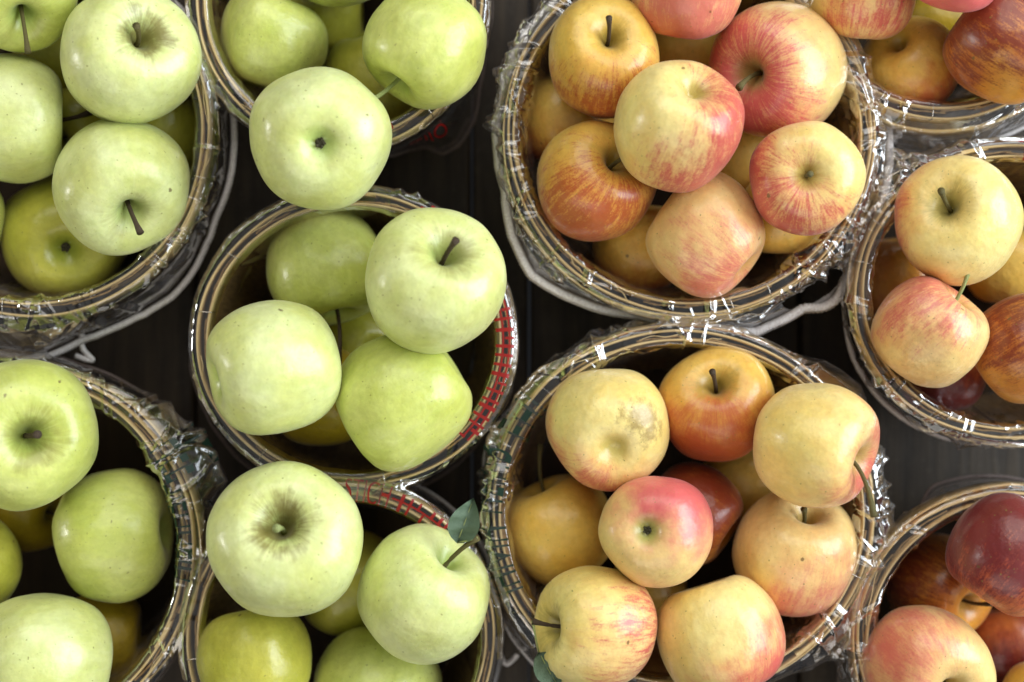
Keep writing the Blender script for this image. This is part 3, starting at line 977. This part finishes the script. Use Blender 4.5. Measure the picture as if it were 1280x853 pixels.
def make_bag(b):
    c, rx, ry = rim_w(b)
    g = BAG[b]
    root_loc = Vector((c.x, c.y, 0.002))
    hz = g['hz']
    dflt_s = lambda t: ell(rx, ry, t) + 0.0085
    dflt_h = lambda t: ell(rx, ry, t) * 0.985 + 0.006
    spans = [polar(b, g['sh'], 0.088)]
    if 'sh2' in g:
        spans.append(polar(b, g['sh2'], 0.088))
    fs_ = radfun(spans, dflt_s)
    fh_ = radfun([polar(b, g['hem'], hz)], dflt_h)
    NT_, NS = 1200, 100
    cr = g['cr']
    off = Vector((b * 7.3, b * 3.1, b * 1.7))
    rr_b = np.random.default_rng(40 + b)
    zones = [(ang(b, x, y), sg, st) for (x, y, sg, st) in g.get('zones', [])]

    def loose_at(t):
        v = cr
        for (a, sg, st) in zones:
            d = (t - a + math.pi) % (2 * math.pi) - math.pi
            v = max(v, st * math.exp(-(d / sg) ** 2))
        return v
    rows_u = np.linspace(0, 10, NS)
    G = np.zeros((NT_, NS, 2))           # radius, height
    for i in range(NT_):
        t = 2 * math.pi * i / NT_
        R = ell(rx, ry, t)
        S = max(fs_(t), R + 0.0072)
        Hh = max(fh_(t), R * (TAPER + (1 - TAPER) * hz / RIM) + 0.004)
        n1 = noise.noise(Vector((math.cos(t) * 3, math.sin(t) * 3, b * 5.1)))
        n2 = noise.noise(Vector((math.cos(t) * 9, math.sin(t) * 9, b * 2.1)))
        lo = loose_at(t)
        prof = []
        for z in (0.012, 0.04, 0.07, 0.092):
            Rw = R * (TAPER + (1 - TAPER) * z / RIM) - 0.0068
            prof.append((Rw - 0.003 * lo * (0.5 + n1) * (z / 0.09), z))
        prof.append((R - 0.0092 - 0.003 * lo * max(0, 0.3 + n2), RIM - 0.001))
        prof.append((R - 0.0070, RIM + 0.0052))
        prof.append((R + 0.0030, RIM + 0.0054 + 0.002 * lo * max(0, n2)))
        wide = S - (R + 0.0072)
        prof.append((R + 0.0072 + wide * 0.45, RIM + 0.0010 - min(wide, .01) * 0.15))
        prof.append((S, 0.088))
        prof.append((S * 0.45 + Hh * 0.55, 0.5 * (0.088 + hz) + 0.004))
        prof.append((Hh, hz))
        pp = np.array(prof)
        G[i, :, 0] = np.interp(rows_u, np.arange(11), pp[:, 0])
        G[i, :, 1] = np.interp(rows_u, np.arange(11), pp[:, 1])
    # soften the corners of the path
    for it in range(3):
        G[:, 1:-1] = 0.25 * G[:, :-2] + 0.5 * G[:, 1:-1] + 0.25 * G[:, 2:]
    TH = (np.arange(NT_) * 2 * np.pi / NT_)[:, None] * np.ones((1, NS))
    # arc length across the film and along the rim, metres
    ds = np.sqrt((np.diff(G, axis=1) ** 2).sum(2))
    S2 = np.concatenate([np.zeros((NT_, 1)), np.cumsum(ds, axis=1)], axis=1)
    Rm = (rx + ry) / 2
    X1 = TH * Rm
    L1 = 2 * np.pi * Rm
    D = np.zeros((NT_, NS))
    ncr = 1000
    for k in range(ncr):
        t = rr_b.uniform(0, 2 * np.pi)
        lo = loose_at(t)
        if rr_b.random() > lo * 0.9 + 0.05:
            continue
        i = int(t / (2 * np.pi) * NT_) % NT_
        sc = rr_b.uniform(0.10, 1.0) * S2[i, -1]
        a = rr_b.normal(np.pi / 2, 0.62) if rr_b.random() < 0.65 else rr_b.normal(0, 0.5)
        half = rr_b.uniform(0.008, 0.028) * (0.6 + 0.6 * lo)
        wd = rr_b.uniform(0.0008, 0.0030)
        ht = wd * rr_b.uniform(0.2, 1.0) * (0.55 + 0.45 * lo)
        dx = (X1 - t * Rm + L1 / 2) % L1 - L1 / 2
        dy = S2 - sc
        al = dx * math.cos(a) + dy * math.sin(a)
        ac = -dx * math.sin(a) + dy * math.cos(a) + 0.10 * al * al / max(half, 1e-4) * rr_b.uniform(-1, 1)
        h = np.clip(1 - np.abs(ac) / wd, 0, None) * np.clip(1.3 - (al / half) ** 2, 0, 1)
        D += h * ht * rr_b.choice([1, 1, -0.5])
    LO = np.array([loose_at(2 * math.pi * i / NT_) for i in range(NT_)])[:, None]
    lowf = np.zeros((NT_, NS))
    for i in range(0, NT_, 2):
        ct, st = math.cos(TH[i, 0]), math.sin(TH[i, 0])
        for j in range(0, NS, 2):
            v = noise.noise(Vector((G[i, j, 0] * ct, G[i, j, 0] * st, G[i, j, 1])) * 42 + off)
            v += 0.8 * (0.35 - abs(noise.noise(Vector((ct * 7, st * 7, j * 0.02)) + off)) * 1.4)
            lowf[i, j] = v
    lowf[:, 1:-1:2] = 0.5 * (lowf[:, :-2:2] + lowf[:, 2::2])
    lowf[:, -1] = lowf[:, -2]
    lowf[1::2] = 0.5 * (lowf[0::2] + np.roll(lowf, -2, axis=0)[0::2])
    # broad loose folds hanging outside the rim
    for k in range(70):
        t = rr_b.uniform(0, 2 * np.pi)
        lo = loose_at(t)
        if rr_b.random() > lo * 0.8 + 0.2:
            continue
        i = int(t / (2 * np.pi) * NT_) % NT_
        sc = rr_b.uniform(0.74, 1.0) * S2[i, -1]
        a = rr_b.normal(np.pi / 2, 0.42)
        half = rr_b.uniform(0.012, 0.030)
        wd = rr_b.uniform(0.003, 0.0075)
        dx = (X1 - t * Rm + L1 / 2) % L1 - L1 / 2
        dy = S2 - sc
        al = dx * math.cos(a) + dy * math.sin(a)
        ac = -dx * math.sin(a) + dy * math.cos(a)
        ac = ac / (0.35 + 0.65 * np.clip((al + half) / (2 * half), 0, 1))
        D += np.clip(1 - np.abs(ac) / wd, 0, None) * np.clip(1.2 - (al / half) ** 2, 0, 1) * wd * rr_b.uniform(0.35, 0.8) * (0.5 + 0.5 * lo) * (np.arange(NS)[None, :] > NS * 0.66)
    cap = np.where(np.arange(NS)[None, :] > NS * 0.72, 0.0065, 0.0036)
    # folds lying across the rim where the film is bunched
    for k in range(150):
        t = rr_b.uniform(0, 2 * np.pi)
        lo = loose_at(t)
        if rr_b.random() > lo - 0.12:
            continue
        i = int(t / (2 * np.pi) * NT_) % NT_
        sc = rr_b.uniform(0.42, 0.85) * S2[i, -1]
        a = rr_b.normal(np.pi / 2, 0.55)
        half = rr_b.uniform(0.008, 0.022)
        wd = rr_b.uniform(0.0022, 0.0055)
        dx = (X1 - t * Rm + L1 / 2) % L1 - L1 / 2
        dy = S2 - sc
        al = dx * math.cos(a) + dy * math.sin(a)
        ac = -dx * math.sin(a) + dy * math.cos(a)
        D += np.clip(1 - np.abs(ac) / wd, 0, None) * np.clip(1.2 - (al / half) ** 2, 0, 1) * wd * rr_b.uniform(0.4, 0.9) * (np.arange(NS)[None, :] > NS * 0.50)
    cap = np.maximum(cap, 0.0046 * (np.arange(NS)[None, :] > NS * 0.50))
    D = np.minimum(np.maximum(D, -0.0012), cap) + lowf * 0.0020 * (0.25 + LO)
    U = np.ones((NT_, 1)) * rows_u[None, :]
    D *= np.clip(U, 0, 1)
    D *= np.where(U > 9.2, 1 - 0.7 * (U - 9.2) / 0.8, 1)
    # outward normal of the path in the (radius, height) plane
    tg = np.gradient(G, axis=1)
    ln = np.sqrt((tg ** 2).sum(2)) + 1e-9
    nr_, nz_ = -tg[..., 1] / ln, tg[..., 0] / ln
    D = np.where(U < 4.2, np.minimum(D, 0.0012), D)
    over = (U > 4.4) & (U < 7.4)
    D = np.where(over, np.maximum(D, -0.0002), D)
    D = np.where(U >= 7.4, np.maximum(D, -0.001), D)
    RD = G[..., 0] + nr_ * D
    ZD = G[..., 1] + nz_ * D
    P3 = np.stack([RD * np.cos(TH), RD * np.sin(TH), ZD], axis=2)
    rows = P3
    hem_pts = [Vector(P3[i, -1]) for i in range(NT_)]
    ii, jj = np.meshgrid(np.arange(NT_), np.arange(NS - 1), indexing='ij')
    kk = (ii + 1) % NT_
    quads = np.stack([ii * NS + jj, kk * NS + jj, kk * NS + jj + 1, ii * NS + jj + 1], axis=2)
    keep = np.ones(quads.shape[:2], bool)
    if b == 6:      # the torn opening above the cord on the big top bag
        a = W(1010, 362, 0.08)
        qx = P3[:, :-1, 0] + c.x - a.x
        qy = P3[:, :-1, 1] + c.y - a.y
        keep = ~((jj > NS * 0.74) & ((qx / 0.019) ** 2 + ((qy - qx * 0.45) / 0.0095) ** 2 < 1))
    quads = quads[keep]
    me = bpy.data.meshes.new('plastic_bag')
    me.vertices.add(NT_ * NS)
    me.vertices.foreach_set('co', P3.reshape(-1).astype(np.float32))
    me.loops.add(quads.size)
    me.loops.foreach_set('vertex_index', quads.reshape(-1).astype(np.int32))
    me.polygons.add(len(quads))
    me.polygons.foreach_set('loop_start', np.arange(0, quads.size, 4, dtype=np.int32))
    me.polygons.foreach_set('loop_total', np.full(len(quads), 4, dtype=np.int32))
    me.polygons.foreach_set('use_smooth', np.ones(len(quads), bool))
    me.update(calc_edges=True)
    me.materials.append(M_FILM)
    bag = bpy.data.objects.new('plastic_bag', me)
    COL.objects.link(bag)
    bag['haze'] = {3: 0.25, 2: 0.6, 5: 0.35, 10: 1.0, 9: 0.9, 7: 1.3, 4: 1.3, 1: 1.4, 8: 2.2}.get(b, 1.5)
    bag.location = root_loc
    tag(bag, GLABEL[b], 'plastic bag', 'clear bags wrapped round the apple baskets')
    FILM[b] = (bag, rows, NT_, NS)
    # drawstring in the hem
    pts = []
    for i in range(0, NT_, 5):
        p = hem_pts[i]
        a = 2 * math.pi * i / NT_
        pts.append(Vector((p.x, p.y, p.z)) + Vector((math.cos(a), math.sin(a), 0)) * (0.0034 if b in (1, 6) else 0.0016) + Vector((0, 0, 0.0010 * noise.noise(p * 60))))
    mb = MB()
    crad = {6: 0.0030, 1: 0.0022, 9: 0.0016}.get(b, 0.0013)
    # two plies twisted round each other
    m = len(pts)
    dense = []
    sub = 5
    for i in range(m):
        for s in range(sub):
            dense.append(pts[i].lerp(pts[(i + 1) % m], s / sub))
    for ph in (0, math.pi):
        q = []
        turns = 200
        for i, p in enumerate(dense):
            a = 2 * math.pi * turns * i / len(dense) + ph
            tdir = (dense[(i + 1) % len(dense)] - dense[i - 1]).normalized()
            side = tdir.cross(Vector((0, 0, 1))).normalized()
            q.append(p + (side * math.cos(a) + Vector((0, 0, 1)) * math.sin(a)) * crad * 0.5)
        mb.tube(q, crad * 0.66, 6, closed=True)
    cord_mat = M_CORD if b in (1, 5, 6, 7, 8, 9) else M_CORDD
    mb.build('drawstring', cord_mat, bag)
    if g.get('tail'):
        mb = MB()
        tp = [W(x, y, hz - 0.002 + 0.002 * (i % 2)) - root_loc for i, (x, y) in enumerate(g['tail'])]
        tp = [Vector(q) for q in zip(*[np.interp(np.linspace(0, len(tp) - 1, 40), range(len(tp)), [v[k] for v in tp]) for k in range(3)])]
        for it in range(6):
            tp = [tp[0]] + [(tp[i - 1] + tp[i] * 2 + tp[i + 1]) / 4 for i in range(1, len(tp) - 1)] + [tp[-1]]
        mb.tube(tp, 0.0018, 8)
        mb.build('drawstring_end', M_CORD, bag)
    return bag


def film_at(b, t, u):
    bag, rows, n, ns = FILM[b]
    fi = (t / (2 * math.pi)) % 1.0 * n
    i = int(fi) % n; f = fi - int(fi)
    fj = max(0, min(ns - 1.001, u / 10 * (ns - 1)))
    j = int(fj); g = fj - j
    k = (i + 1) % n
    p = [Vector(rows[a][c_]) for a, c_ in ((i, j), (k, j), (k, j + 1), (i, j + 1))]
    P = p[0] * (1 - f) * (1 - g) + p[1] * f * (1 - g) + p[2] * f * g + p[3] * (1 - f) * g
    nrm = (p[1] - p[0]).cross(p[3] - p[0])
    if nrm.length > 0:
        nrm.normalize()
    rad = Vector((math.cos(t), math.sin(t), 0))
    if nrm.dot(rad * (1 if u > 6 else -1) + Vector((0, 0, 1.5))) < 0:
        nrm = -nrm
    return P + nrm * 0.0005


def patch(b, mb, t0, t1, u0, u1, n=5, m=3):
    vs, fs = [], []
    for i in range(n + 1):
        for j in range(m + 1):
            vs.append(film_at(b, t0 + (t1 - t0) * i / n, u0 + (u1 - u0) * j / m))
    for i in range(n):
        for j in range(m):
            fs.append((i * (m + 1) + j, (i + 1) * (m + 1) + j, (i + 1) * (m + 1) + j + 1, i * (m + 1) + j + 1))
    mb.add(vs, fs)


def lettering(b, text, tcen, width, u0, u1, mat):
    """printed letters laid on the film, running clockwise seen from above, tops outward"""
    cu = bpy.data.curves.new('lettering', 'FONT')
    cu.body = text
    cu.size = 1.0
    cu.align_x = 'LEFT'
    to = bpy.data.objects.new('tmp', cu)
    COL.objects.link(to)
    dg = bpy.context.evaluated_depsgraph_get()
    me = to.evaluated_get(dg).to_mesh()
    co = [v.co.copy() for v in me.vertices]
    fc = [tuple(p.vertices) for p in me.polygons]
    to.to_mesh_clear()
    bpy.data.objects.remove(to)
    bpy.data.curves.remove(cu)
    x0, x1 = min(v.x for v in co), max(v.x for v in co)
    y0, y1 = min(v.y for v in co), max(v.y for v in co)
    vs = [film_at(b, tcen + width / 2 - (v.x - x0) / (x1 - x0) * width, u0 + (v.y - y0) / (y1 - y0) * (u1 - u0)) for v in co]
    mesh_obj('lettering', vs, fc, mat, FILM[b][0], smooth=False)


for b in BASKETS:
    make_bag(b)


def checks(b, ta, tb, us, step, mat, name, duty=0.5, seed=0):
    """gingham: cross bars plus lines along the rim"""
    r = np.random.default_rng(seed)
    if tb < ta: ta, tb = tb, ta
    mb = MB()
    n = int((tb - ta) / step)
    for k in range(n):
        t = ta + (k + r.uniform(-.15, .15)) * step
        w = step * duty * r.uniform(0.6, 1.2)
        u_lo, u_hi = us[0], us[-1]
        if r.random() < 0.35: u_lo = (us[0] + us[-1]) / 2
        elif r.random() < 0.25: u_hi = (us[0] + us[-1]) / 2
        patch(b, mb, t, t + w, u_lo, u_hi, 2, 6)
    for u in us[1:-1]:
        patch(b, mb, ta, tb, u, u + 0.12, 40, 1)
    mesh_obj(name, mb.v, mb.f, mat, FILM[b][0], smooth=False)


# bottom middle basket: red letters then check along the upper right rim
lettering(5, 'STICH', ang(5, 462, 608), .30, 4.8, 6.6, M_RED)
checks(5, ang(5, 492, 620), ang(5, 566, 668), [4.95, 5.6, 6.2], .055, M_RED, 'check_print', .42, 1)
# centre left basket: red gingham on the right rim and one patch on the upper rim
checks(3, ang(3, 640, 372), ang(3, 576, 542), [4.95, 5.4, 5.8, 6.2], .060, M_RED, 'check_print', .4, 2)
checks(3, ang(3, 528, 258), ang(3, 541, 266), [5.0, 5.8, 6.5], .04, M_RED, 'check_print', .9, 3)
# top middle basket
checks(2, ang(2, 488, 170), ang(2, 502, 168), [4.8, 6.2], .05, M_RED, 'check_print', .8, 4)
lettering(2, 'OIIO', ang(2, 523, 150), .26, 9.0, 8.1, M_RED)
# right edge basket
checks(9, ang(9, 1268, 186), ang(9, 1292, 186), [4.6, 6.0, 7.4], .06, M_RED, 'check_print', .8, 5)
# green lettering
lettering(7, 'IHIVIH', ang(7, 622, 700), .36, 5.0, 7.2, M_GREEN)
lettering(7, 'HEIHB', ang(7, 616, 600), .34, 5.2, 8.2, M_GREEN)
lettering(7, 'EHI', ang(7, 650, 520), .22, 4.0, 7.2, M_GREEN)
lettering(4, 'HIEHHEIH', ang(4, 238, 660), .62, 4.0, 5.9, M_GREEN)
lettering(4, 'HEE', ang(4, 222, 572), .22, 5.2, 8.0, M_GREEN)

# -------------------------------------------------------------------- table
tr = empty('wooden_table', (0, 0, 0))
tag(tr, 'dark weathered plank table top under all the baskets', 'table')
seams = [-1.05, -0.86, -0.67, -0.48, -0.29, -0.125, -0.036, 0.014, 0.20, 0.39, 0.58, 0.77, 0.96, 1.1]
seams = [-1.02, -0.81, -0.60, -0.41, -0.22, -0.028, 0.012, 0.20, 0.39, 0.58, 0.77, 0.96]
for i in range(len(seams) - 1):
    x0, x1 = seams[i] + 0.0007, seams[i + 1] - 0.0007
    h = -0.0006 * (i % 3)
    bvl = 0.002
    y0, y1 = -0.8, 0.8
    sec = [(x0, -0.03), (x0, h - bvl), (x0 + bvl, h), (x1 - bvl, h), (x1, h - bvl), (x1, -0.03)]
    vs = [(x, y0, z) for x, z in sec] + [(x, y1, z) for x, z in sec]
    fs = [(k, (k + 1) % 6, 6 + (k + 1) % 6, 6 + k) for k in range(6)] + [tuple(range(6))[::-1], tuple(range(6, 12))]
    p = mesh_obj('plank', vs, fs, M_TABLE, tr, smooth=False)
    p['seed_offset'] = [float(i * 3.7), float(i * 1.3), 0.0]

# ----------------------------------------------------------------- lighting
world = bpy.data.worlds.new('World')
scene.world = world
world.use_nodes = True
bg = world.node_tree.nodes['Background']
bg.inputs[0].default_value = (0.80, 0.88, 1.0, 1)
bg.inputs[1].default_value = 0.03


def area(name, loc, target, sx, sy, power, col):
    l = bpy.data.lights.new(name, 'AREA')
    l.shape = 'RECTANGLE'; l.size = sx; l.size_y = sy
    l.energy = power; l.color = col
    o = bpy.data.objects.new(name, l)
    o.location = loc
    o.rotation_euler = (Vector(target) - Vector(loc)).to_track_quat('-Z', 'Y').to_euler()
    COL.objects.link(o)
    return o


area('window_light', (2.1, 0.35, 1.25), (0.1, 0, .08), 2.0, 1.7, 96, (0.86, 0.94, 1.0))
area('back_light', (0.2, 1.7, 1.75), (0, 0, 0), 2.8, 1.5, 37, (1.0, 0.98, 0.93))
area('front_light', (-0.4, -1.8, 1.6), (0, 0, 0), 2.8, 1.3, 21, (1.0, 0.96, 0.88))
area('overhead_light', (0.1, 0.2, 2.4), (0, 0, 0), 3.2, 2.8, 9, (1.0, 0.98, 0.93))
area('left_lamp', (-2.0, 0.1, 0.42), (0, 0, 0.12), 0.22, 0.22, 7, (1.0, 0.98, 0.94))

# ------------------------------------------------------------------- camera
cam = bpy.data.cameras.new('camera')
cam.sensor_width = 36
cam.lens = 36 * 0.9 / 0.64
cam.clip_start = 0.01
cam.clip_end = 20
cam.dof.use_dof = True
cam.dof.focus_distance = CAMZ - 0.135
cam.dof.aperture_fstop = 2.3
co = bpy.data.objects.new('camera', cam)
co.location = (0, 0, CAMZ)
COL.objects.link(co)
scene.camera = co

scene.view_settings.view_transform = 'Standard'
scene.view_settings.look = 'None'
scene.view_settings.exposure = 0.03
scene.cycles.max_bounces = 10
scene.cycles.transparent_max_bounces = 24
scene.cycles.caustics_reflective = False
scene.cycles.caustics_refractive = False
scene.cycles.use_denoising = True
